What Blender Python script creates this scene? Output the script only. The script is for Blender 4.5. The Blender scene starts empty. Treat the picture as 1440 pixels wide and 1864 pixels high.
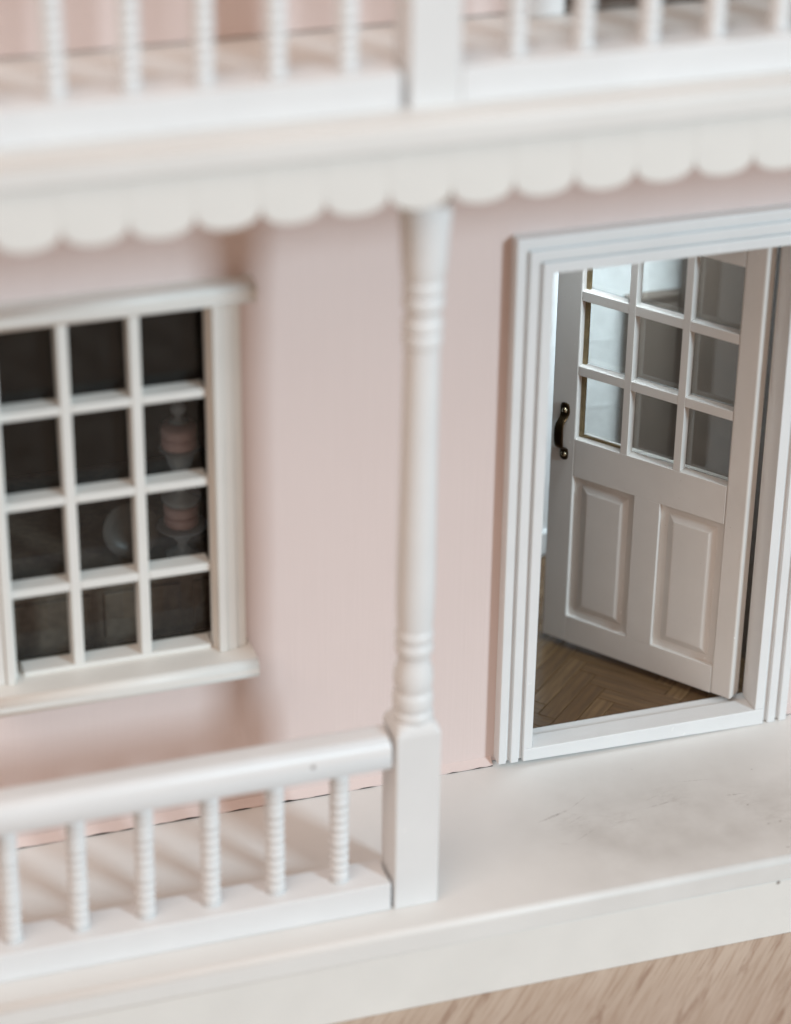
import bpy, bmesh, math, random
from mathutils import Vector, Matrix, noise
random.seed(7)
scene = bpy.context.scene
C = scene.collection
U = 0.01                                   # everything below is written in centimetres

# ------------------------------------------------------------------ camera
cam_d = bpy.data.cameras.new("camera")
cam = bpy.data.objects.new("camera", cam_d); C.objects.link(cam)
cam.location = (-25.228932*U, -62.928445*U, 45.998763*U)
cam.rotation_euler = (1.0683432, -0.01188797, -0.31146931)
cam_d.sensor_fit = 'HORIZONTAL'; cam_d.sensor_width = 24.0
cam_d.lens = 24.0*4725.374/1440.0
cam_d.clip_start = 0.01; cam_d.clip_end = 50
cam_d.dof.use_dof = True
cam_d.dof.focus_distance = 0.808
cam_d.dof.aperture_fstop = 4.5
scene.camera = cam

# ------------------------------------------------------------------ world, lamps, exposure
w = bpy.data.worlds.new("World"); scene.world = w; w.use_nodes = True
bg = w.node_tree.nodes["Background"]
bg.inputs[0].default_value = (1.0, 0.72, 0.555, 1); bg.inputs[1].default_value = 0.40

def area(name, loc, target, sx, sy, power, col):
    l = bpy.data.lights.new(name, 'AREA'); l.shape = 'RECTANGLE'; l.size = sx; l.size_y = sy
    l.energy = power; l.color = col
    o = bpy.data.objects.new(name, l); C.objects.link(o)
    o.location = loc
    o.rotation_euler = (Vector(target)-Vector(loc)).to_track_quat('-Z', 'Y').to_euler()
    return o
D = 3.0
ld = Vector((0.61, -1.0, 0.48)).normalized()
tgt = Vector((-0.03, -0.02, 0.10))
area("window_light", tgt+ld*D, tgt, 0.42, 0.66, 72, (0.62, 0.82, 0.94))
area("ceiling_bounce", (-1.55, -1.25, 2.45), (-0.02, -0.03, 0.05), 2.2, 2.0, 38, (1.0, 0.86, 0.77))
area("added_room_fill", (0.070, 0.040, 0.212), (0.048, 0.115, 0.03), 0.09, 0.04, 0.125, (0.80, 0.93, 1.0)).data.spread = math.radians(75)  # added unseen lamp inside the room, brightens its back wall
scene.view_settings.view_transform = 'Standard'
scene.view_settings.look = 'None'
scene.view_settings.exposure = -0.08
scene.view_settings.gamma = 1.0
scene.render.engine = 'CYCLES'
scene.cycles.use_denoising = True
scene.cycles.max_bounces = 10
scene.cycles.diffuse_bounces = 6
scene.cycles.transparent_max_bounces = 24
scene.cycles.sample_clamp_indirect = 4

# ------------------------------------------------------------------ materials
def nt(name):
    m = bpy.data.materials.new(name); m.use_nodes = True
    t = m.node_tree; b = t.nodes["Principled BSDF"]
    return m, t, b
def N(t, typ, **kw):
    n = t.nodes.new(typ)
    for k, v in kw.items(): setattr(n, k, v)
    return n
def mixc(t, fac, a, b, blend='MIX'):
    n = N(t, 'ShaderNodeMix', data_type='RGBA', blend_type=blend)
    for sock, v in ((n.inputs[0], fac), (n.inputs[6], a), (n.inputs[7], b)):
        if hasattr(v, 'is_linked') or isinstance(v, bpy.types.NodeSocket): t.links.new(v, sock)
        elif isinstance(v, (int, float)): sock.default_value = v
        else: sock.default_value = (*v, 1)
    return n.outputs[2]
def coords(t, scale, rot=(0, 0, 0)):
    """object coordinates, turned first and stretched afterwards"""
    tc = N(t, 'ShaderNodeTexCoord'); out = tc.outputs['Object']
    if any(rot):
        m0 = N(t, 'ShaderNodeMapping'); m0.inputs['Rotation'].default_value = rot
        t.links.new(out, m0.inputs['Vector']); out = m0.outputs[0]
    mp = N(t, 'ShaderNodeMapping'); mp.inputs['Scale'].default_value = scale
    t.links.new(out, mp.inputs['Vector']); return mp.outputs[0]
def noise_n(t, vec, scale, detail=4, rough=0.55, dist=0.0):
    n = N(t, 'ShaderNodeTexNoise'); n.inputs['Scale'].default_value = scale
    n.inputs['Detail'].default_value = detail; n.inputs['Roughness'].default_value = rough
    n.inputs['Distortion'].default_value = dist
    t.links.new(vec, n.inputs['Vector']); return n.outputs['Fac']
def ramp(t, fac, a, b):
    r = N(t, 'ShaderNodeMapRange'); r.inputs[1].default_value = a; r.inputs[2].default_value = b
    t.links.new(fac, r.inputs[0]); return r.outputs[0]
def math_n(t, op, a, b=None):
    n = N(t, 'ShaderNodeMath', operation=op)
    for i, v in enumerate((a, b)):
        if v is None: continue
        if isinstance(v, (int, float)): n.inputs[i].default_value = v
        else: t.links.new(v, n.inputs[i])
    return n.outputs[0]
def bump(t, b, h, strength, dist=0.0002):
    n = N(t, 'ShaderNodeBump'); n.inputs['Strength'].default_value = strength; n.inputs['Distance'].default_value = dist
    t.links.new(h, n.inputs['Height']); t.links.new(n.outputs[0], b.inputs['Normal'])
def spot(t, pts, r0, r1, wob=0.0):
    """mask that is 1 within r0 cm of any of the points"""
    tc = N(t, 'ShaderNodeTexCoord'); vec = tc.outputs['Object']
    out = None
    for p in pts:
        d = N(t, 'ShaderNodeVectorMath', operation='DISTANCE'); t.links.new(vec, d.inputs[0])
        d.inputs[1].default_value = tuple(c*U for c in p)
        m = ramp(t, d.outputs['Value'], r1*U, r0*U)
        out = m if out is None else math_n(t, 'MAXIMUM', out, m)
    return out

def paint(name, col, rough=0.42, var=0.03, grain=(300, 300, 300), bstr=0.25, spots=None, chips=0.0):
    m, t, b = nt(name)
    v = coords(t, (1, 1, 1))
    n1 = noise_n(t, v, 55, 5)
    c = mixc(t, ramp(t, n1, 0.3, 0.7), tuple(x*(1-var) for x in col), tuple(min(1, x*(1+var*0.6)) for x in col))
    if chips:
        ch = ramp(t, noise_n(t, coords(t, (1, 1, 1.3)), 900, 2), 0.80-chips, 0.83-chips)
        c = mixc(t, math_n(t, 'MULTIPLY', ch, 0.6), c, (0.30, 0.22, 0.17))
        fl = ramp(t, noise_n(t, coords(t, (1, 1, 0.6)), 520, 2), 0.735, 0.76)
        c = mixc(t, math_n(t, 'MULTIPLY', fl, 0.7), c, (0.90, 0.89, 0.87))
    if spots:
        c = mixc(t, math_n(t, 'MULTIPLY', spot(t, spots, 0.04, 0.09), 0.75), c, (0.16, 0.12, 0.10))
    t.links.new(c, b.inputs['Base Color'])
    b.inputs['Roughness'].default_value = rough
    b.inputs['Specular IOR Level'].default_value = 0.4
    n2 = noise_n(t, coords(t, grain), 4, 4, 0.6)
    wave = noise_n(t, coords(t, (1, 1, 1)), 120, 2)
    bump(t, b, math_n(t, 'ADD', math_n(t, 'MULTIPLY', n2, 0.7), math_n(t, 'MULTIPLY', wave, 1.1)), bstr)
    return m
M = {}
M['white'] = paint('white_gloss_paint', (0.79, 0.79, 0.785), 0.40, grain=(260, 260, 90), chips=0.02)
M['rail'] = paint('white_rail_paint', (0.80, 0.80, 0.80), 0.36, grain=(90, 260, 260), spots=[(-8.75, -5.93, 5.35)])
M['cream'] = paint('cream_trim_paint', (0.79, 0.775, 0.74), 0.48, grain=(60, 260, 260), spots=[(5.35, -7.05, -0.86), (-0.6, -7.0, -0.06)])
M['casing'] = paint('window_cream_paint', (0.79, 0.77, 0.73), 0.45, grain=(200, 200, 90))
M['door'] = paint('door_paint', (0.71, 0.67, 0.63), 0.38, var=0.04, grain=(260, 260, 120), bstr=0.35, chips=0.04)
M['roomwhite'] = paint('room_wall_paint', (0.80, 0.81, 0.81), 0.6)
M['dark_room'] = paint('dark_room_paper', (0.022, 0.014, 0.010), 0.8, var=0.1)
M['ceil'] = paint('room_ceiling_paint', (0.045, 0.038, 0.034), 0.8)
M['taupe'] = paint('taupe_furniture_paint', (0.15, 0.12, 0.10), 0.6, var=0.08)
M['umber'] = paint('dark_wardrobe_stain', (0.135, 0.105, 0.086), 0.5, var=0.10)
M['floorcore'] = paint('floor_core_board', (0.12, 0.075, 0.045), 0.7)
M['landing'] = paint('upper_room_floor_paint', (0.42, 0.37, 0.30), 0.6)
M['icing'] = paint('pink_icing', (0.60, 0.42, 0.43), 0.4, var=0.05)
M['china'] = paint('grey_china_glaze', (0.075, 0.068, 0.064), 0.35)

def pink():
    m, t, b = nt('pink_wall_paint')
    streak = noise_n(t, coords(t, (1, 1, 0.035)), 900, 3, 0.6)
    weave = noise_n(t, coords(t, (0.05, 1, 1)), 800, 2, 0.5)
    big = noise_n(t, coords(t, (1, 1, 1)), 22, 3)
    f = math_n(t, 'ADD', math_n(t, 'MULTIPLY', streak, 0.5), math_n(t, 'MULTIPLY', big, 0.5))
    c = mixc(t, ramp(t, f, 0.32, 0.68), (0.742, 0.612, 0.572), (0.762, 0.632, 0.592))
    t.links.new(c, b.inputs['Base Color'])
    b.inputs['Roughness'].default_value = 0.62; b.inputs['Specular IOR Level'].default_value = 0.3
    bump(t, b, math_n(t, 'ADD', streak, math_n(t, 'MULTIPLY', weave, 0.6)), 0.22, 0.0002)
    return m
M['pink'] = pink()

def porch():
    m, t, b = nt('porch_floor_paint')
    big = noise_n(t, coords(t, (1, 1, 1)), 30, 4)
    c = mixc(t, ramp(t, big, 0.3, 0.7), (0.765, 0.752, 0.728), (0.80, 0.788, 0.765))
    # scuffs: stretched streaks limited to the worn patch before the door
    sv = coords(t, (60, 330, 100), (0, 0, math.radians(-16)))
    st = ramp(t, noise_n(t, sv, 1.0, 4, 0.6, 0.7), 0.655, 0.74)
    sv2 = coords(t, (500, 900, 500), (0, 0, math.radians(8)))
    st2 = ramp(t, noise_n(t, sv2, 1.0, 3, 0.6), 0.72, 0.80)
    area_m = spot(t, [(0.9, -3.3, 0), (3.0, -3.7, 0), (5.6, -4.0, 0), (7.5, -4.3, 0)], 0.4, 1.7)
    brk = ramp(t, noise_n(t, coords(t, (1, 1, 1)), 130, 2), 0.42, 0.62)
    wear = math_n(t, 'MULTIPLY', math_n(t, 'MULTIPLY', math_n(t, 'MAXIMUM', st, st2), area_m), brk)
    c = mixc(t, math_n(t, 'MULTIPLY', wear, 0.42), c, (0.20, 0.17, 0.15))
    dark_patch = math_n(t, 'MULTIPLY', ramp(t, noise_n(t, coords(t, (1, 1, 1)), 45, 4), 0.15, 0.75), spot(t, [(1.5, -4.4, 0), (4, -4.6, 0), (7, -5, 0)], 0.8, 4.2))
    c = mixc(t, math_n(t, 'MULTIPLY', dark_patch, 0.68), c, (0.42, 0.39, 0.36))  # darker mottled patch across the middle of the porch floor
    marks = None
    for (mx_, my_, an, ln, wd_, st_) in ((-0.30, -3.03, 17.6, 1.15, 0.10, 0.9), (0.69, -2.56, 34, 1.0, 0.05, 0.4), (0.25, -3.4, 26.5, 0.74, 0.06, 0.5), (0.25, -4.22, 28, 0.87, 0.06, 0.45),
                                          (3.06, -3.4, 8.3, 1.1, 0.09, 0.5), (4.51, -2.53, -8, 1.2, 0.05, 0.35), (5.42, -3.58, -3.4, 0.55, 0.08, 0.7), (-0.56, -4.44, -23, 0.5, 0.07, 0.35), (1.61, -3.9, 1.3, 0.95, 0.05, 0.35),
                                          (5.58, -4.21, 10, 0.10, 0.07, 1.0), (5.79, -5.29, 10, 0.16, 0.10, 0.7), (6.16, -5.28, 40, 0.22, 0.10, 0.6), (5.83, -6.55, 0, 0.16, 0.08, 0.8), (6.5, -2.49, 0, 0.09, 0.06, 0.8), (2.9, -1.4, 0, 0.10, 0.05, 0.6)):
        tc = N(t, 'ShaderNodeTexCoord'); mp = N(t, 'ShaderNodeMapping', vector_type='TEXTURE')
        mp.inputs['Location'].default_value = (mx_*U, my_*U, 0); mp.inputs['Rotation'].default_value = (0, 0, math.radians(an)); mp.inputs['Scale'].default_value = (ln*U/2, wd_*U/2, 1)
        t.links.new(tc.outputs['Object'], mp.inputs['Vector'])
        wv = N(t, 'ShaderNodeVectorMath', operation='ADD'); t.links.new(mp.outputs[0], wv.inputs[0])
        nn = N(t, 'ShaderNodeTexNoise'); nn.inputs['Scale'].default_value = 2.2; t.links.new(mp.outputs[0], nn.inputs['Vector'])
        sb_ = N(t, 'ShaderNodeVectorMath', operation='SUBTRACT'); t.links.new(nn.outputs['Color'], sb_.inputs[0]); sb_.inputs[1].default_value = (0.5, 0.5, 0.5)
        t.links.new(sb_.outputs[0], wv.inputs[1])
        le = N(t, 'ShaderNodeVectorMath', operation='LENGTH'); t.links.new(wv.outputs[0], le.inputs[0])
        mk = math_n(t, 'MULTIPLY', ramp(t, le.outputs['Value'], 1.15, 0.35), st_)
        marks = mk if marks is None else math_n(t, 'MAXIMUM', marks, mk)
    grit = ramp(t, noise_n(t, coords(t, (1, 1, 1)), 700, 3, 0.6), 0.34, 0.58)
    marks = math_n(t, 'MULTIPLY', marks, grit)
    c = mixc(t, math_n(t, 'MULTIPLY', marks, 0.62), c, (0.22, 0.18, 0.16))
    smudge = math_n(t, 'MULTIPLY', spot(t, [(0.2, -3.5, 0), (1.4, -3.8, 0), (3.4, -3.2, 0), (5.6, -3.9, 0), (6.2, -5.0, 0)], 0.1, 1.0), ramp(t, noise_n(t, coords(t, (1, 1.8, 1)), 260, 5, 0.7), 0.45, 0.72))
    c = mixc(t, math_n(t, 'MULTIPLY', smudge, 0.30), c, (0.36, 0.32, 0.29))
    specks = ramp(t, noise_n(t, coords(t, (1, 1, 1)), 1500, 1), 0.80, 0.84)
    c = mixc(t, math_n(t, 'MULTIPLY', specks, 0.5), c, (0.25, 0.2, 0.17))
    t.links.new(c, b.inputs['Base Color'])
    b.inputs['Roughness'].default_value = 0.45; b.inputs['Specular IOR Level'].default_value = 0.4
    bump(t, b, noise_n(t, coords(t, (1, 1, 1)), 350, 4), 0.2)
    return m
M['porch'] = porch()

def oak():
    m, t, b = nt('table_oak')
    ang = math.radians(-47)
    v = coords(t, (5, 42, 20), (0, 0, ang))
    g1 = noise_n(t, v, 1.6, 6, 0.62, 0.9)
    v2 = coords(t, (26, 620, 60), (0, 0, ang))
    g2 = noise_n(t, v2, 1.8, 4, 0.6, 0.3)
    v3 = coords(t, (32, 330, 60), (0, 0, ang))
    dark = ramp(t, noise_n(t, v3, 1.0, 4, 0.62, 0.6), 0.58, 0.66)
    c = mixc(t, ramp(t, g1, 0.30, 0.70), (0.47, 0.365, 0.285), (0.56, 0.46, 0.38))
    c = mixc(t, math_n(t, 'MULTIPLY', ramp(t, g2, 0.46, 0.62), 0.62), c, (0.37, 0.255, 0.185))
    c = mixc(t, math_n(t, 'MULTIPLY', dark, 0.68), c, (0.29, 0.18, 0.125))
    t.links.new(c, b.inputs['Base Color'])
    b.inputs['Roughness'].default_value = 0.5
    bump(t, b, g2, 0.3, 0.0003)
    return m
M['oak'] = oak()

def parquet():
    m, t, b = nt('parquet_stain')
    oi = N(t, 'ShaderNodeObjectInfo')
    g = noise_n(t, coords(t, (25, 260, 100)), 2.0, 5, 0.6, 0.5)
    c = mixc(t, oi.outputs['Random'], (0.125, 0.068, 0.031), (0.22, 0.132, 0.064))
    c = mixc(t, ramp(t, g, 0.35, 0.7), c, (0.09, 0.054, 0.03))
    t.links.new(c, b.inputs['Base Color']); b.inputs['Roughness'].default_value = 0.27
    bump(t, b, g, 0.2)
    return m
M['parquet'] = parquet()

def simple(name, col, rough, metal=0.0):
    m, t, b = nt(name)
    n = noise_n(t, coords(t, (1, 1, 1)), 400, 4)
    c = mixc(t, ramp(t, n, 0.35, 0.7), tuple(x*0.65 for x in col), col)
    t.links.new(c, b.inputs['Base Color']); b.inputs['Roughness'].default_value = rough; b.inputs['Metallic'].default_value = metal
    return m
M['bronze'] = simple('aged_bronze', (0.075, 0.045, 0.022), 0.34, 0.9)
M['screw'] = simple('brass_screw', (0.45, 0.36, 0.24), 0.25, 1.0)
M['rawwood'] = simple('bare_wood_bead', (0.27, 0.20, 0.10), 0.6)
M['sidewood'] = simple('sideboard_wood', (0.15, 0.105, 0.075), 0.55)

def pane(name, haze, hazecol, spec=1.0):
    m, t, b = nt(name)
    out = t.nodes['Material Output']
    tr = N(t, 'ShaderNodeBsdfTransparent'); tr.inputs[0].default_value = (0.96, 0.97, 0.96, 1)
    gl = N(t, 'ShaderNodeBsdfGlossy'); gl.inputs['Roughness'].default_value = 0.03
    df = N(t, 'ShaderNodeBsdfDiffuse'); df.inputs[0].default_value = (*hazecol, 1)
    fr = N(t, 'ShaderNodeFresnel'); fr.inputs['IOR'].default_value = 1.48
    m1 = N(t, 'ShaderNodeMixShader'); m2 = N(t, 'ShaderNodeMixShader')
    hz = math_n(t, 'MULTIPLY', ramp(t, noise_n(t, coords(t, (1, 1, 1)), 160, 4), 0.2, 0.8), haze*2)
    t.links.new(hz, m1.inputs[0]); t.links.new(tr.outputs[0], m1.inputs[1]); t.links.new(df.outputs[0], m1.inputs[2])
    t.links.new(math_n(t, 'MULTIPLY', fr.outputs[0], spec), m2.inputs[0]); t.links.new(m1.outputs[0], m2.inputs[1]); t.links.new(gl.outputs[0], m2.inputs[2])
    t.links.new(m2.outputs[0], out.inputs[0])
    return m
M['pane'] = pane('window_acrylic', 0.008, (0.6, 0.55, 0.5), 0.5)
M['door_pane'] = pane('door_acrylic', 0.05, (0.62, 0.55, 0.49))
def glass():
    m, t, b = nt('glass_with_pale_glints')
    n = noise_n(t, coords(t, (1, 1, 1)), 60, 2)
    b.inputs['Base Color'].default_value = (0.84, 0.91, 1.0, 1)
    t.links.new(ramp(t, n, -8, 30), b.inputs['Roughness'])
    b.inputs['Transmission Weight'].default_value = 0.70; b.inputs['IOR'].default_value = 1.5  # pale diffuse share stands in for window glints on the glass
    return m
M['glass'] = glass()

# ------------------------------------------------------------------ mesh helpers (centimetres in, metres out)
def finish(name, bm, mat, parent=None, smooth=False, loc=(0, 0, 0)):
    bmesh.ops.recalc_face_normals(bm, faces=bm.faces)
    me = bpy.data.meshes.new(name)
    for v in bm.verts: v.co *= U
    bm.to_mesh(me); bm.free()
    me.materials.append(mat)
    if smooth == 'round':                    # round-over facets smooth, the broad flats stay flat
        for p in me.polygons: p.use_smooth = min((me.vertices[e[0]].co-me.vertices[e[1]].co).length for e in p.edge_keys) < 0.0012
    elif smooth:
        for p in me.polygons: p.use_smooth = True
    o = bpy.data.objects.new(name, me); C.objects.link(o)
    o.location = Vector(loc)*U
    if parent is not None: attach(o, parent)
    return o
def attach(o, parent):
    o.parent = parent
    o.matrix_parent_inverse = wm(parent).inverted()
def wm(o):
    m = Matrix.LocRotScale(o.location, o.rotation_euler, o.scale)
    return m if o.parent is None else wm(o.parent) @ o.matrix_parent_inverse @ m
def dup(o, parent, loc, rotz=None, name=None):
    c = o.copy(); C.objects.link(c)
    c.location = Vector(loc)*U
    if rotz is not None: c.rotation_euler = (0, 0, rotz)
    c.parent = parent; c.matrix_parent_inverse = wm(parent).inverted()
    return c
def bev(bm, faces_before, width, seg=2):
    fs = [f for f in bm.faces if f not in faces_before]
    es = list({e for f in fs for e in f.edges})
    if width > 0:
        bmesh.ops.bevel(bm, geom=es, offset=width, segments=seg, profile=0.5, affect='EDGES', clamp_overlap=True)
def box(bm, x0, x1, y0, y1, z0, z1, b=0.03, seg=2):
    before = set(bm.faces)
    vs = [bm.verts.new(p) for p in ((x0,y0,z0),(x1,y0,z0),(x1,y1,z0),(x0,y1,z0),(x0,y0,z1),(x1,y0,z1),(x1,y1,z1),(x0,y1,z1))]
    for f in ((0,1,2,3),(4,5,6,7),(0,1,5,4),(1,2,6,5),(2,3,7,6),(3,0,4,7)): bm.faces.new([vs[i] for i in f])
    bev(bm, before, b, seg)
def prism(bm, pts, a0, a1, axis='y', b=0.0, seg=2):
    """outline pts extruded along an axis: 'y' -> pts are (x,z); 'x' -> (y,z); 'z' -> (x,y)"""
    before = set(bm.faces)
    mk = {'y': lambda p, a: (p[0], a, p[1]), 'x': lambda p, a: (a, p[0], p[1]), 'z': lambda p, a: (p[0], p[1], a)}[axis]
    A = [bm.verts.new(mk(p, a0)) for p in pts]; B = [bm.verts.new(mk(p, a1)) for p in pts]
    n = len(pts)
    bm.faces.new(A); bm.faces.new(B[::-1])
    for i in range(n): bm.faces.new((A[i], A[(i+1) % n], B[(i+1) % n], B[i]))
    bev(bm, before, b, seg)
def lathe(bm, prof, cx=0, cy=0, seg=32, cap=True):
    """prof: list of (z, r)"""
    rings = []
    for z, r in prof:
        rings.append([bm.verts.new((cx+r*math.cos(2*math.pi*i/seg), cy+r*math.sin(2*math.pi*i/seg), z)) for i in range(seg)])
    for a, b in zip(rings, rings[1:]):
        for i in range(seg): bm.faces.new((a[i], a[(i+1) % seg], b[(i+1) % seg], b[i]))
    if cap: bm.faces.new(rings[0]); bm.faces.new(rings[-1][::-1])
def bx(name, mat, parent, *dims, b=0.03, seg=2):
    bm = bmesh.new(); box(bm, *dims, b=b, seg=seg); return finish(name, bm, mat, parent)
def empty(name, loc=(0, 0, 0), parent=None):
    o = bpy.data.objects.new(name, None); C.objects.link(o); o.location = Vector(loc)*U
    o.empty_display_size = 0.02
    if parent is not None: attach(o, parent)
    return o
def thing(o, label, cat, group=None):
    o['label'] = label; o['category'] = cat
    if group: o['group'] = group
    return o

# ------------------------------------------------------------------ table
bm = bmesh.new(); box(bm, -110, 75, -70, 60, -5.9, -2.857, b=0.3)
tt = finish('table_top', bm, M['oak']); tt['kind'] = 'structure'

# ------------------------------------------------------------------ the dollhouse
XL, XR = -24.0, 15.0
house = thing(empty('dollhouse', (0, 0, -2.855)), 'pink wooden dollhouse with white porch, turned column, balcony and half-open glazed door', 'dollhouse')

# base and porch floor
def rounded(y0, y1, z0, z1, r, n=5, rb=None):
    """profile in (y,z) with the front (y0) edges rounded"""
    p = []
    for i in range(n+1):
        q = r if rb is None else rb
        a = math.pi/2*i/n; p.append((y0+q-q*math.sin(a), z0+q-q*math.cos(a)))
    for i in range(n+1):
        a = math.pi/2*i/n; p.append((y0+r-r*math.cos(a), z1-r+r*math.sin(a)))
    p += [(y1, z1), (y1, z0)]
    return p
bm = bmesh.new(); prism(bm, rounded(-7.07, 0.62, -0.80, 0.0, 0.20, 5, 0.05), XL, XR, 'x'); finish('porch_floor', bm, M['porch'], house, 'round')
bm = bmesh.new(); prism(bm, rounded(-7.045, -6.2, -2.855, -0.802, 0.02, 3), XL, XR, 'x'); finish('base_fascia', bm, M['cream'], house, 'round')
bx('base_board', M['floorcore'], house, XL, XR, -6.19, 12.0, -2.85, -0.82, b=0)
bx('base_board', M['floorcore'], house, XL, XR, 0.63, 12.0, -0.81, 0.30, b=0)

# front wall, lower storey: pieces around the window and the door
def jag(x0, x1, z, amp):
    n = max(2, int((x1-x0)/0.22)); return [(x0+(x1-x0)*i/n, max(z-0.03, z+amp*(noise.noise(Vector((x0+i*0.31, 3.1, 0)))+0.6*noise.noise(Vector((x0+i*0.9, 7.7, 0)))))) for i in range(n+1)]
fw = empty('front_wall', (0, 0, 0), house)
def wall(x0, x1, z0, z1, jagged=False):
    bm = bmesh.new()
    low = jag(x0, x1, z0, 0.035) if jagged else [(x0, z0), (x1, z0)]
    prism(bm, low+[(x1, z1), (x0, z1)], 0.24, 0.6, 'y'); return bm
bm = bmesh.new()
def addwall(bm, *a, **k):
    t = wall(*a, **k); me = bpy.data.meshes.new('t'); t.to_mesh(me); t.free(); bm.from_mesh(me); bpy.data.meshes.remove(me)
ZJ = 0.06
addwall(bm, XL, -16.5, ZJ, 23.5, jagged=False)
addwall(bm, -16.5, -9.45, ZJ, 5.5, jagged=False)
addwall(bm, -16.5, -9.45, 17.2, 23.5)
addwall(bm, -9.45, -0.7, ZJ, 23.5, jagged=False)
addwall(bm, -0.7, 8.3, 17.4, 23.5)
addwall(bm, 8.3, XR, ZJ, 23.5, jagged=False)
finish('lower_panel', bm, M['pink'], fw)
def foot(x0, x1):
    """the narrow pink fillet where the wall panel meets the porch, over a dark strip that paints the shade of a ragged crack"""
    low = [(x, max(0.004, z)) for x, z in jag(x0, x1, 0.022, 0.075)]
    bm = bmesh.new()
    rows = [[bm.verts.new((x, 0.012, z)) for x, z in low], [bm.verts.new((x, 0.0, max(z+0.01, 0.07))) for x, z in low], [bm.verts.new((x, 0.245, 0.24)) for x, z in low]]
    for a, b in zip(rows, rows[1:]):
        for k in range(len(a)-1): bm.faces.new((a[k], a[k+1], b[k+1], b[k]))
    finish('wall_foot', bm, M['pink'], fw)
    bx('crack_shade_strip', M['dark_room'], fw, x0, x1, 0.016, 0.23, 0.001, 0.06, b=0)  # dark strip put in for the shade inside the crack
foot(XL, -1.2); foot(8.85, XR)
bm = bmesh.new()
addwall(bm, XL, -0.7, 24.27, 37.0, jagged=False); addwall(bm, 8.3, XR, 24.27, 37.0, jagged=False); addwall(bm, -0.7, 8.3, 34.5, 37.0)
finish('upper_panel', bm, M['pink'], fw)

# balcony deck, fascia, scalloped trim
bm = bmesh.new(); prism(bm, rounded(-7.05, 0.62, 23.56, 24.2, 0.16, 5, 0.05), XL, XR, 'x'); finish('balcony_floor', bm, M['porch'], house, 'round')
bx('room_ceiling', M['ceil'], house, XL, XR, 0.63, 12.0, 23.58, 24.1, b=0)
st = empty('scalloped_trim', (0, -6.8, 22), house)
bx('trim_board', M['cream'], st, XL, XR, -6.64, -6.4, 22.5, 23.55, b=0.02)
pitch = 1.615; x0 = -7.03
bm = bmesh.new()
hw = pitch/2-0.002
pts = [(-hw, 23.55), (hw, 23.55), (hw, 22.44)]
for i in range(0, 15):
    a = math.pi*i/14
    pts.append((hw*math.cos(a)*0.985, 22.40-0.47*math.sin(a)**0.85))
pts.append((-hw, 22.44))
prism(bm, pts, -0.10, 0.10, 'y', b=0.006, seg=1)
sc0 = None
for k in range(-10, 14):
    cx = x0+pitch*(k+0.5)
    if cx-hw < XL or cx+hw > XR: continue
    if sc0 is None: sc0 = finish('scallop', bm, M['cream'], st, False, (cx, -6.745, 0))
    else: dup(sc0, st, (cx, -6.745+random.uniform(-0.004,0.004), random.uniform(-0.02, 0.02)))

# turned porch column
CX, CY, H = -5.705, -5.35, 0.655
col = empty('porch_column', (CX, CY, 0), house)
def square_post(name, z0, z1, parent, cx=CX, cy=CY, top=True, mat=None):
    bm = bmesh.new()
    ch = 0.30
    prof = [(z0, H), (z1-ch if top else z1, H)]
    if not top: prof = [(z0, H), (z1, H)]
    before = set(bm.faces)
    rings = []
    levels = [(z0, H, 0.05)] + ([(z1-ch, H, 0.05), (z1-0.12, H-0.05, 0.16), (z1, H-0.16, 0.30)] if top else [(z1, H, 0.05)])
    for z, h, r in levels:
        ring = []
        for q in range(4):
            sx, sy = ((1, 1), (-1, 1), (-1, -1), (1, -1))[q]
            for i in range(5):
                a = math.pi/2*(q+i/4)
                ring.append(bm.verts.new((cx+sx*(h-r)+r*math.cos(a), cy+sy*(h-r)+r*math.sin(a), z)))
        rings.append(ring)
    for a, b in zip(rings, rings[1:]):
        for i in range(20): bm.faces.new((a[i], a[(i+1) % 20], b[(i+1) % 20], b[i]))
    bm.faces.new(rings[0]); bm.faces.new(rings[-1][::-1])
    return finish(name, bm, mat or M['white'], parent)
square_post('square_base', 0.012, 6.15, col)
def shaft_profile():
    P = []
    def bead(z0, z1, r, base):
        for i in range(7):
            a = math.pi*i/6; P.append((z0+(z1-z0)*(0.5-0.5*math.cos(a)), base+(r-base)*0.8*math.sin(a)**0.8 if 0 < i < 6 else base))
    P += [(6.10, 0.50)]
    bead(6.10, 6.42, 0.61, 0.52)
    bead(6.48, 7.0, 0.59, 0.52)
    P.append((7.08, 0.50))
    for z, r in ((7.16, 0.535), (7.4, 0.56), (7.65, 0.545), (7.85, 0.49), (8.0, 0.455), (8.15, 0.45), (8.22, 0.47)): P.append((z, r))
    bead(8.24, 8.58, 0.55, 0.48); bead(8.66, 8.99, 0.545, 0.48)
    for z, r in ((9.05, 0.485), (9.3, 0.515), (10.0, 0.53), (11, 0.53), (12, 0.52), (13.5, 0.50), (15, 0.485), (16.5, 0.475), (17.4, 0.47), (17.52, 0.475)): P.append((z, r))
    bead(17.55, 17.92, 0.54, 0.48); bead(17.98, 18.28, 0.55, 0.48)
    for z, r in ((18.36, 0.47), (18.5, 0.475)): P.append((z, r))
    bead(18.58, 18.95, 0.57, 0.49); bead(19.04, 19.36, 0.57, 0.50)
    for z, r in ((19.44, 0.52), (19.58, 0.575), (20.0, 0.60), (20.6, 0.63), (21.2, 0.68), (21.8, 0.69), (22.2, 0.64), (22.35, 0.55)): P.append((z, r))
    return P
bm = bmesh.new(); lathe(bm, shaft_profile(), CX, CY, 40)
for v in bm.verts: v.co.x += 0.0075*(v.co.z-6.0)       # the turned shaft leans a hair
finish('turned_shaft', bm, M['white'], col, True)
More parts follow.
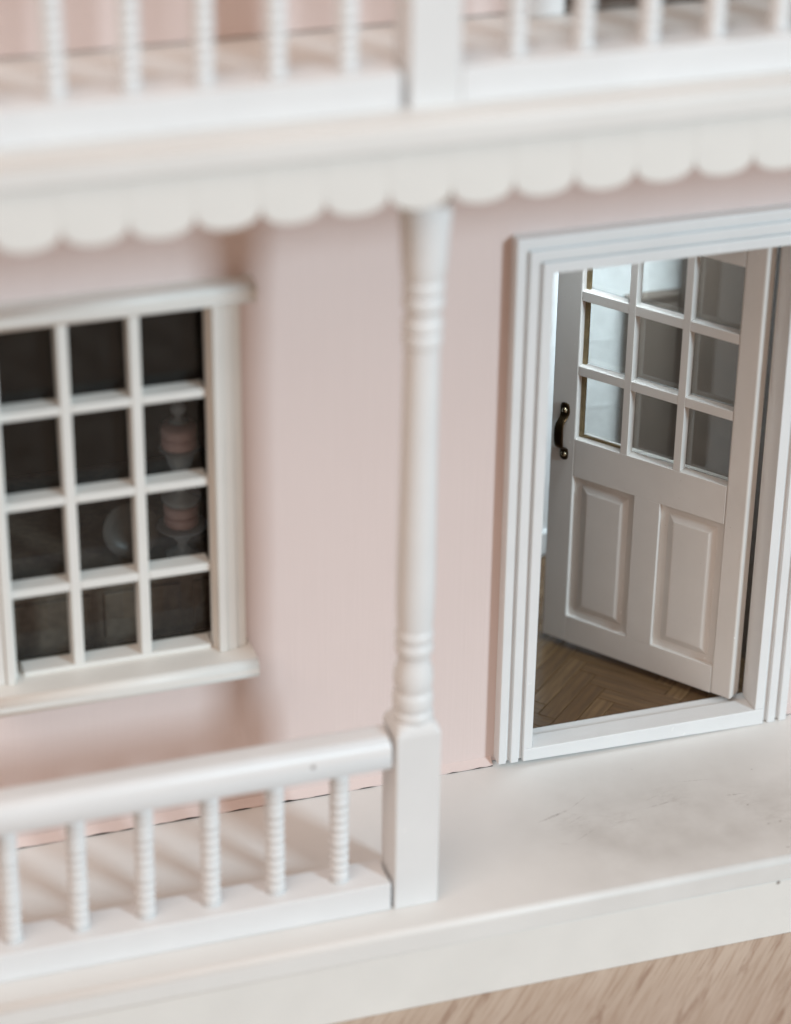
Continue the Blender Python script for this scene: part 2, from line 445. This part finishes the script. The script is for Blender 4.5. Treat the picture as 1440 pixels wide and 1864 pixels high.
square_post('square_cap', 22.3, 23.55, col, cx=CX+0.12, top=False)

# balcony post
bp = empty('balcony_post', (CX+0.09, CY, 24.2), house)
square_post('square_base', 24.205, 30.35, bp, cx=CX+0.10)
bm = bmesh.new(); lathe(bm, [(z+24.2, r) for z, r in shaft_profile()[:45] if z < 12.6], CX+0.10, CY, 32); finish('turned_shaft', bm, M['white'], bp, True)

# balusters and rails
def baluster_mesh():
    bm = bmesh.new(); P = [(0, 0.24), (0.03, 0.265)]
    z = 0.12; n = 0
    while z < 3.25:
        p = 0.285
        for i in range(5):
            a = math.pi*i/4; P.append((z+p*i/5, 0.212+0.050*math.sin(a)))
        z += p; n += 1
        if n in (4, 8): P += [(z, 0.215), (z+0.05, 0.258), (z+0.2, 0.258), (z+0.25, 0.215)]; z += 0.26
    P += [(3.35, 0.21), (3.42, 0.25), (4.0, 0.245)]
    P = [(z*3.93/4.0, r*1.10) for z, r in P]
    lathe(bm, P, 0, 0, 20); return bm
bal0 = None
def railing(name, xs, xa, xb, zb, y=CY):
    global bal0
    r = empty(name, ((xa+xb)/2, y, zb), house)
    bx('bottom_rail', M['rail'], r, xa, xb, y-0.655, y+0.60, zb+0.006, zb+0.94, b=0.05, seg=3)
    bm = bmesh.new()
    yf, yb = y-0.57, y+0.57; z0, z1 = zb+4.86, zb+5.76
    pts = [(yb, z0), (yf, z0), (yf-0.005, z0+0.42)]
    for i in range(9):
        a = math.pi*(0.5*i/8); pts.append((yf+0.34-0.34*math.cos(a), z0+0.45+(z1-z0-0.45)*math.sin(a)))
    for i in range(9):
        a = math.pi*(0.5*i/8); pts.append((yb-0.34+0.34*math.sin(a), z0+0.45+(z1-z0-0.45)*math.cos(a)))
    prism(bm, pts, xa, xb, 'x', b=0.012, seg=1)
    for f in bm.faces: f.smooth = len(f.verts) == 4
    finish('handrail', bm, M['rail'], r)
    for x in xs:
        loc = (x, y, zb+0.935)
        if bal0 is None: bal0 = finish('baluster', baluster_mesh(), M['white'], r, True, loc)
        else:
            o = dup(bal0, r, loc); o.rotation_euler = (random.uniform(-0.008, 0.008), random.uniform(-0.010, 0.010), random.uniform(0, 6))
railing('porch_railing', [-7.83-1.885*k for k in range(9)], XL, -6.46, 0.0)
railing('balcony_railing', [-7.68-1.786*k for k in range(9)], XL, -6.46, 24.2)
railing('balcony_railing', [-3.33+1.775*k for k in range(10)], -4.945, XR, 24.2)

# ------------------------------------------------------------------ window
win = empty('window', (-12.93, 0, 5.93), house)
def u_strip(name, mat, parent, xl, xr, zt, wdt, y0, y1, zbl, zbr, b=0.03):
    """inverted U: inner opening xl..xr, head underside zt, strip width wdt"""
    bm = bmesh.new()
    prism(bm, [(xl-wdt, zbl), (xl, zbl), (xl, zt), (xr, zt), (xr, zbr), (xr+wdt, zbr), (xr+wdt, zt+wdt), (xl-wdt, zt+wdt)], y0, y1, 'y', b=b)
    return finish(name, bm, mat, parent)
def pair(name, mat, parent, xl, xr, x_in, wdt, y0, y1, z0, z1, b=0.03):
    for a, c in ((xl-x_in-wdt, xl-x_in), (xr+x_in, xr+x_in+wdt)):
        bx(name, mat, parent, a, c, y0, y1, z0, z1, b=b)
WL, WR, WB = -15.93, -9.93, 5.93
pair('casing_strip', M['casing'], win, WL, WR, 0.0, 0.24, -0.30, 0.3, WB+0.002, 16.98)
pair('casing_strip', M['casing'], win, WL, WR, 0.25, 0.30, -0.22, 0.3, WB+0.002, 16.98)
pair('casing_strip', M['casing'], win, WL, WR, 0.56, 0.27, -0.14, 0.3, WB+0.002, 16.98)
pair('jamb', M['casing'], win, WL-0.09, WR+0.09, -0.0, 0.4, 0.31, 0.95, WB+0.002, 17.3, b=0)
pair('sash_stile', M['casing'], win, WL+0.11, WR-0.11, 0.0, 0.195, 0.02, 0.30, WB+0.002, 16.98, b=0.01)
bx('jamb', M['casing'], win, WL, WR, 0.31, 0.95, 16.98, 17.3, b=0)
bm = bmesh.new(); prism(bm, rounded(-0.52, 0.3, 16.97, 17.56, 0.2), -16.55, -8.72, 'x', b=0.0)
cr = finish('cornice', bm, M['casing'], win, 'round')
bm = bmesh.new(); prism(bm, rounded(-1.1, 0.3, 5.33, 5.93, 0.22), -16.6, -8.96, 'x'); finish('sill', bm, M['casing'], win, 'round')
bx('sill_board', M['casing'], win, WL-0.09, WR+0.09, 0.31, 1.0, 5.5, 5.90, b=0)
mx = [-14.0, -12.02]; mz = [8.64, 11.42, 14.2]
bx('sash_rail', M['casing'], win, WL+0.31, WR-0.14, 0.05, 0.70, 5.905, 6.06, b=0.03)
for x in mx: bx('muntin', M['casing'], win, x-0.155, x+0.155, 0.05, 0.70, 6.055, 16.97, b=0.04)
xe = [WL+0.10, mx[0], mx[1], WR-0.12]
for z in mz:
    for i in range(3):
        a = xe[i]+(0.15 if i else 0.0); c = xe[i+1]-(0.15 if i < 2 else 0.0)
        bx('muntin', M['casing'], win, a, c, 0.06, 0.70, z-0.13, z+0.13, b=0.04)
ze = [6.02]+mz+[16.98]
for i in range(3):
    for j in range(4):
        bx('pane', M['pane'], win, xe[i]+0.02, xe[i+1]-0.02, 0.72, 0.76, ze[j]+0.02, ze[j+1]-0.02, b=0)

# ------------------------------------------------------------------ door frame
df = empty('door_frame', (3.8, 0, 0), house)
DW, DT = 7.6, 16.72
lift = 0.17; LR = 0.004; FX = 0.0; FY = -0.24
u_strip('casing_strip', M['white'], df, FX, DW, DT, 0.30, FY, 0.74, 0.60, 0.58, b=0.03)
u_strip('casing_strip', M['white'], df, FX-0.44, DW+0.47, DT+0.43, 0.27, FY, 0.25, lift, LR, b=0.03)
u_strip('casing_strip', M['white'], df, FX-0.85, DW+0.88, DT+0.84, 0.26, FY, 0.25, lift+0.02, LR, b=0.03)
u_strip('casing_back', M['white'], df, FX-0.305, DW+0.325, DT+0.305, 0.74, FY+0.14, 0.3, lift+0.04, LR+0.02, b=0)
bm = bmesh.new(); prism(bm, [(FX-0.30, lift), (DW+0.32, LR), (DW+0.32, 0.575), (FX-0.30, 0.605)], FY-0.01, 0.50, 'y', b=0.03); finish('threshold', bm, M['white'], df)
bx('threshold_ledge', M['white'], df, -0.2, DW+0.2, 0.505, 1.02, 0.05, 0.46, b=0.02)

# upper doorway frame
uf = empty('balcony_door_frame', (3.8, 0, 24.3), house)
u_strip('casing_strip', M['white'], uf, 0, DW, 33.9, 1.0, -0.2, 0.0, 24.22, 24.22, b=0.04)
bx('threshold', M['taupe'], uf, -0.0, DW, -0.15, 0.62, 24.22, 24.42, b=0.03)

# ------------------------------------------------------------------ door leaf (local: s from the hinge, d into the room, z)
hx, hy = 7.02, 0.42
ang = math.radians(180-52.46)
door = empty('door', (hx, hy, 0.66), house)
LM = Matrix.Translation(Vector((hx, hy, 0))) @ Matrix.Rotation(ang, 4, 'Z')
# local x = s, local y: positive must point to the back (+.79,+.61); rotation by ang maps +y to (-sin,cos)=(-.79,-.61) -> use -y
def leaf(name, bm, mat, parent=door, smooth=False):
    for v in bm.verts: v.co = LM @ Vector((v.co.x, -v.co.y, v.co.z))
    return finish(name, bm, mat, parent, smooth)
TH, LW, ZB, ZT = 0.58, 7.10, 0.67, 16.45
bm = bmesh.new()
box(bm, 0, 0.74, 0, TH, ZB, ZT, b=0.06, seg=3)                   # hinge stile
leaf('hinge_stile', bm, M['door'])
bm = bmesh.new(); box(bm, 6.20, LW, 0, TH, ZB, ZT, b=0.04); leaf('lock_stile', bm, M['door'])
bm = bmesh.new(); box(bm, 0.74, 6.20, 0.0, TH, ZB, 1.66, b=0.012); leaf('bottom_rail', bm, M['door'])
bm = bmesh.new(); box(bm, 0.74, 6.20, 0.0, TH, 6.88, 8.22, b=0.012); leaf('lock_rail', bm, M['door'])
bm = bmesh.new(); box(bm, 0.74, 6.20, 0.0, TH, 15.56, ZT, b=0.012); leaf('top_rail', bm, M['door'])
bm = bmesh.new(); box(bm, 3.01, 3.94, 0.0, TH, 1.66, 6.88, b=0.012); leaf('mullion', bm, M['door'])
cols = [(0.74, 2.39), (2.65, 4.30), (4.55, 6.20)]; rows = [(8.22, 10.48), (10.80, 13.04), (13.37, 15.56)]
for a, c in ((2.39, 2.65), (4.30, 4.55)):
    bm = bmesh.new(); box(bm, a, c, 0.003, 0.34, 8.22, 15.56, b=0.015); leaf('muntin', bm, M['door'])
for (a, c) in cols:
    for z0, z1 in ((10.48, 10.80), (13.04, 13.37)):
        bm = bmesh.new(); box(bm, a, c, 0.006, 0.34, z0, z1, b=0.015); leaf('muntin', bm, M['door'])
for i, (a, c) in enumerate(cols):
    for j, (z0, z1) in enumerate(rows):
        bm = bmesh.new(); e = 0.0 if i < 2 or j else 0.0
        box(bm, a-0.02 if i else a+0.005, c+0.02 if i < 2 else c-0.005, 0.345, 0.375, z0+0.01, z1-0.01, b=0); leaf('glass_pane', bm, M['door_pane'])
bm = bmesh.new(); box(bm, 6.06, 6.20, 0.22, 0.338, 8.22, 15.56, b=0.01)
box(bm, 4.55, 6.06, 0.25, 0.338, 8.22, 8.31, b=0.02); leaf('glazing_bead', bm, M['rawwood'])
for s0, s1 in ((0.74, 3.01), (3.94, 6.20)):
    bm = bmesh.new(); z0, z1 = 1.66, 6.88
    steps = [(0.0, 0.15), (0.27, 0.16), (0.31, 0.13), (0.50, 0.045), (0.55, 0.04)]
    rings = [[bm.verts.new(p) for p in ((s0+o, d, z0+o), (s1-o, d, z0+o), (s1-o, d, z1-o), (s0+o, d, z1-o))] for o, d in steps]
    for a, b_ in zip(rings, rings[1:]):
        for i in range(4): bm.faces.new((a[i], a[(i+1) % 4], b_[(i+1) % 4], b_[i]))
    bm.faces.new(rings[-1])
    back = [bm.verts.new(p) for p in ((s0, 0.40, z0), (s1, 0.40, z0), (s1, 0.40, z1), (s0, 0.40, z1))]
    for i in range(4): bm.faces.new((rings[0][i], rings[0][(i+1) % 4], back[(i+1) % 4], back[i]))
    bm.faces.new(back[::-1])
    leaf('raised_panel', bm, M['door'])
# bronze pull handle
def ribbon(bm, path, half, th):
    rings = []
    n = len(path)
    for i, (z, d, s, hw_) in enumerate(path):
        z2, d2 = path[min(i+1, n-1)][:2]; z1, d1 = path[max(i-1, 0)][:2]
        tz, td = z2-z1, d2-d1; L = math.hypot(tz, td) or 1; nz, nd = -td/L, tz/L      # normal towards the back when going down
        ring = []
        for k in range(12):
            a = 2*math.pi*k/12; u = math.cos(a); v = math.sin(a)
            su = math.copysign(abs(u)**0.6, u)*hw_; sv = math.copysign(abs(v)**0.6, v)*th
            ring.append(bm.verts.new((s+su, d+nd*sv, z+nz*sv)))
        rings.append(ring)
    for a, b_ in zip(rings, rings[1:]):
        for i in range(12): bm.faces.new((a[i], a[(i+1) % 12], b_[(i+1) % 12], b_[i]))
    bm.faces.new(rings[0]); bm.faces.new(rings[-1][::-1])
path = [(9.42, -0.03, 6.60, 0.05), (9.39, -0.035, 6.60, 0.13), (9.30, -0.04, 6.60, 0.17), (9.15, -0.04, 6.59, 0.18), (9.02, -0.05, 6.59, 0.165), (8.93, -0.12, 6.59, 0.155),
        (8.86, -0.24, 6.59, 0.15), (8.78, -0.34, 6.59, 0.155), (8.66, -0.39, 6.59, 0.165), (8.4, -0.41, 6.585, 0.175), (8.15, -0.40, 6.58, 0.17), (8.0, -0.36, 6.575, 0.16),
        (7.92, -0.26, 6.57, 0.15), (7.86, -0.13, 6.57, 0.145), (7.79, -0.05, 6.57, 0.155), (7.66, -0.04, 6.565, 0.165), (7.52, -0.04, 6.56, 0.155), (7.44, -0.035, 6.56, 0.12), (7.41, -0.03, 6.56, 0.05)]
bm = bmesh.new(); ribbon(bm, path, 0.16, 0.035); hd = leaf('handle', bm, M['bronze'], door, True)
for s, z in ((6.595, 9.17), (6.56, 7.62)):
    bm = bmesh.new()
    rr = [[bm.verts.new((s+r*math.cos(2*math.pi*i/14), -d, z+r*math.sin(2*math.pi*i/14))) for i in range(14)] for r, d in ((0.10, 0.06), (0.095, 0.10), (0.07, 0.13), (0.03, 0.145))]
    for a, b_ in zip(rr, rr[1:]):
        for i in range(14): bm.faces.new((a[i], a[(i+1) % 14], b_[(i+1) % 14], b_[i]))
    bm.faces.new(rr[-1]); leaf('screw', bm, M['screw'], hd, True)

# ------------------------------------------------------------------ rooms behind the wall
BY = 11.5
bx('partition_and_light_block', M['dark_room'], house, -3.05, -2.75, 0.61, 12.0, 0.31, 23.57, b=0)
bx('bounce_cut_lining', M['dark_room'], house, -2.74, -2.6, 0.61, BY-0.01, 0.31, 23.57, b=0)  # left wall lining, made dark to cut bounce onto the door leaf
bx('bounce_cut_lining', M['dark_room'], house, -2.59, -0.75, 0.61, 0.70, 0.31, 23.57, b=0)  # unseen dark panel added to cut bounce onto the door leaf
bx('bounce_cut_lining', M['dark_room'], house, 8.35, 13.9, 0.61, 0.70, 0.31, 23.57, b=0)  # unseen dark panel added on the hinge side, also to cut bounce
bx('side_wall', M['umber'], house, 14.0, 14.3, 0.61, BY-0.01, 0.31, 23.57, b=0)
bx('partition_and_light_block', M['umber'], house, 8.7, 8.95, 0.72, 4.2, 0.31, 23.57, b=0)  # unseen panel added to block lamp light in the gap beside the hinge
bw = empty('back_wall', (5, BY, 0.3), house)
bx('wall_panel', M['roomwhite'], bw, -2.74, XR, BY, BY+0.4, 0.31, 23.57, b=0)
bx('skirting', M['roomwhite'], bw, -2.59, XR, BY-0.14, BY-0.002, 0.40, 1.35, b=0.03)
bx('dado_rail', M['roomwhite'], bw, -2.59, XR, BY-0.014, BY-0.002, 5.95, 6.05, b=0.003)
bx('dado_rail', M['roomwhite'], bw, -2.59, XR, BY-0.014, BY-0.002, 8.45, 8.55, b=0.003)
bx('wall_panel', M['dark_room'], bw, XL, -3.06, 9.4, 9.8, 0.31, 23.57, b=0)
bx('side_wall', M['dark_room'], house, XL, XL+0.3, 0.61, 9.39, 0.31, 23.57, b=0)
# upper room
bx('upper_floor', M['landing'], house, XL, XR, 0.63, 12.0, 24.11, 24.3, b=0)
bx('upper_back_wall', M['taupe'], house, XL, XR, 9.0, 9.3, 24.31, 37, b=0)
bx('upper_ceiling', M['ceil'], house, XL, XR, 0.61, 9.3, 37.01, 37.4, b=0)
# herringbone parquet
pq = empty('parquet_floor', (4, 6, 0.31), house)
bl, bwid, g = 3.05, 0.61, 0.02
bm = bmesh.new(); box(bm, -(bl-g)/2, (bl-g)/2, -(bwid-g)/2, (bwid-g)/2, 0, 0.075, b=0.012, seg=1)
pb = finish('parquet_block', bm, M['parquet'], pq, False, (0, 0, -50)); used = False
n5 = 5
TURN = math.radians(43)
def block(loc, r):
    """one parquet block; blocks that cross the threshold or a wall are sawn off there"""
    global used
    hx_ = abs(math.cos(r))*bl/2+abs(math.sin(r))*bwid/2; hy_ = abs(math.sin(r))*bl/2+abs(math.cos(r))*bwid/2
    x, y = loc[:2]
    lim = (-2.55, 13.9, 0.75, 11.3)
    if x+hx_ < lim[0] or x-hx_ > lim[1] or y+hy_ < lim[2]+0.3 or y-hy_ > lim[3]: return
    if x-hx_ > lim[0] and x+hx_ < lim[1] and y-hy_ > lim[2] and y+hy_ < lim[3]:
        if not used: pb.location = Vector(loc)*U; pb.rotation_euler = (0, 0, r); used = True
        else: dup(pb, pq, loc, r)
        return
    bm = bmesh.new(); box(bm, -(bl-g)/2, (bl-g)/2, -(bwid-g)/2, (bwid-g)/2, 0, 0.075, b=0.012, seg=1)
    bmesh.ops.transform(bm, matrix=Matrix.Translation(Vector((x, y, 0))) @ Matrix.Rotation(r, 4, 'Z'), verts=bm.verts)
    for co, no in (((lim[0], 0, 0), (-1, 0, 0)), ((lim[1], 0, 0), (1, 0, 0)), ((0, lim[2], 0), (0, -1, 0)), ((0, lim[3], 0), (0, 1, 0))):
        bmesh.ops.bisect_plane(bm, geom=bm.verts[:]+bm.edges[:]+bm.faces[:], plane_co=co, plane_no=no, clear_outer=True)
    if len(bm.faces) < 4: bm.free(); return
    bmesh.ops.transform(bm, matrix=Matrix.Rotation(-r, 4, 'Z') @ Matrix.Translation(Vector((-x, -y, 0))), verts=bm.verts)
    o = finish('parquet_block', bm, M['parquet'], None, False, loc); o.rotation_euler = (0, 0, r); attach(o, pq)
for i in range(-40, 60):
    for j in range(-12, 22):
        for kind in (0, 1):
            if kind == 0: cxl, cyl, rot = i + n5/2, i + 2*n5*j + 0.5, 0
            else: cxl, cyl, rot = i + 0.5, i + 2*n5*j + 1 + n5/2, math.pi/2
            X, Y = cxl*bwid, cyl*bwid
            block((1.5+X*math.cos(TURN)-Y*math.sin(TURN), 4.0+X*math.sin(TURN)+Y*math.cos(TURN), 0.312+random.uniform(-0.004, 0.004)), rot+TURN)

# ------------------------------------------------------------------ things inside
# furniture glimpsed through the door panes
def knob(parent, x, y, z, mat, r=0.1):
    bm = bmesh.new(); bmesh.ops.create_uvsphere(bm, u_segments=10, v_segments=6, radius=r, matrix=Matrix.Translation((x, y, z)))
    return finish('knob', bm, mat, parent, True)
wd = thing(empty('wardrobe', (10.6, 10.3, 0.40)), 'dark brown wardrobe dimly seen through the right-hand door panes', 'wardrobe')
bx('carcass', M['umber'], wd, 9.10, 13.0, 9.45, 10.88, 0.41, 13.6, b=0.05)
bx('cornice', M['umber'], wd, 9.00, 13.1, 9.32, 10.88, 13.605, 14.0, b=0.06)
for a in (9.2, 11.1): bx('door', M['umber'], wd, a, a+1.8, 9.37, 9.447, 1.0, 13.3, b=0.03)
for x in (10.85, 11.25): knob(wd, x, 9.28, 7, M['screw'])
ck = thing(empty('cupboard', (7.9, 11.1, 0.40)), 'taupe painted cupboard beside the dark wardrobe, behind the middle door panes', 'cupboard')
bx('carcass', M['taupe'], ck, 7.30, 9.30, 10.95, 11.34, 0.41, 10.0, b=0.05)
bx('top_board', M['taupe'], ck, 7.25, 9.33, 10.9, 11.34, 10.005, 10.2, b=0.04)
bx('door', M['taupe'], ck, 7.4, 9.2, 10.88, 10.947, 0.9, 9.8, b=0.03)
knob(ck, 7.6, 10.82, 5, M['screw'], 0.08)

# sideboard, cake stand and plate behind the window
sb = thing(empty('sideboard', (-12.6, 3.6, 0.31)), 'dark wooden sideboard under the cake stand behind the window', 'sideboard')
bx('top_board', M['sidewood'], sb, -18.6, -7.2, 2.0, 9.3, 7.2, 7.5, b=0.05)
bx('carcass', M['sidewood'], sb, -18.4, -7.4, 2.25, 9.2, 0.315, 7.195, b=0.04)
for a in (-18.2, -15.5, -12.8, -10.1):
    bx('drawer', M['sidewood'], sb, a, a+2.3, 2.15, 2.248, 5.5, 7.0, b=0.03)
    bx('door', M['sidewood'], sb, a, a+2.3, 2.15, 2.248, 0.8, 5.3, b=0.03)
SX, SY = -10.2, 3.0
cs = thing(empty('cake_stand', (SX, SY, 7.5)), 'two-tiered clear glass cake stand behind the window panes', 'cake stand')
def gl(name, prof):
    bm = bmesh.new(); lathe(bm, prof, SX, SY, 28); return finish(name, bm, M['glass'], cs, True)
gl('foot', [(7.51, 0.52), (7.56, 0.50), (7.7, 0.2), (7.9, 0.14), (8.15, 0.34), (8.38, 0.46), (8.40, 0.10)])
gl('lower_plate', [(8.405, 0.30), (8.42, 0.72), (8.50, 0.78), (8.52, 0.74), (8.47, 0.3)])
gl('stem', [(9.27, 0.52), (9.34, 0.58), (9.5, 0.60), (9.62, 0.20), (9.9, 0.13), (10.2, 0.16), (10.55, 0.36), (10.85, 0.42), (10.99, 0.20)])
gl('upper_plate', [(11.0, 0.25), (11.02, 0.58), (11.08, 0.63), (11.10, 0.60), (11.06, 0.25)])
gl('finial', [(11.93, 0.30), (11.96, 0.30), (12.0, 0.12), (12.15, 0.10), (12.2, 0.2), (12.34, 0.24), (12.46, 0.17), (12.52, 0.05)])
def cake(z, r, label):
    c = thing(empty('cake', (SX, SY, z)), label, 'cake', 'pink cakes on the glass stand')
    for k in range(2):
        h = 0.33
        bm = bmesh.new(); z0 = z+k*(h+0.02); lathe(bm, [(z0, r-0.05), (z0+0.05, r), (z0+h-0.06, r), (z0+h, r-0.06)], SX, SY, 28); finish('cake_layer', bm, M['icing'], c, True)
cake(8.535, 0.52, 'pink layer cake on the lower tier of the glass stand')
cake(11.115, 0.54, 'pink layer cake on the upper tier of the glass stand')
bm = bmesh.new()
PR = 0.87
prof = [(0.0, 0.0), (0.50, 0.0), (0.56, -0.03), (PR-0.03, -0.08), (PR, -0.06), (PR-0.01, -0.02), (0.58, 0.06), (0.0, 0.06)]
tilt = Matrix.Translation((-11.68, 3.3, 7.52+PR)) @ Matrix.Rotation(math.radians(-12), 4, 'X')
rings = [[bm.verts.new(tilt @ Vector((r*math.cos(2*math.pi*i/40), y, r*math.sin(2*math.pi*i/40)))) for i in range(40)] for r, y in prof[1:-1]]
for a, b_ in zip(rings, rings[1:]):
    for i in range(40): bm.faces.new((a[i], a[(i+1) % 40], b_[(i+1) % 40], b_[i]))
bm.faces.new(rings[0]); bm.faces.new(rings[-1][::-1])
pl = finish('plate', bm, M['china'], None, True)
thing(pl, 'round grey plate propped upright on the sideboard beside the cake stand', 'plate')
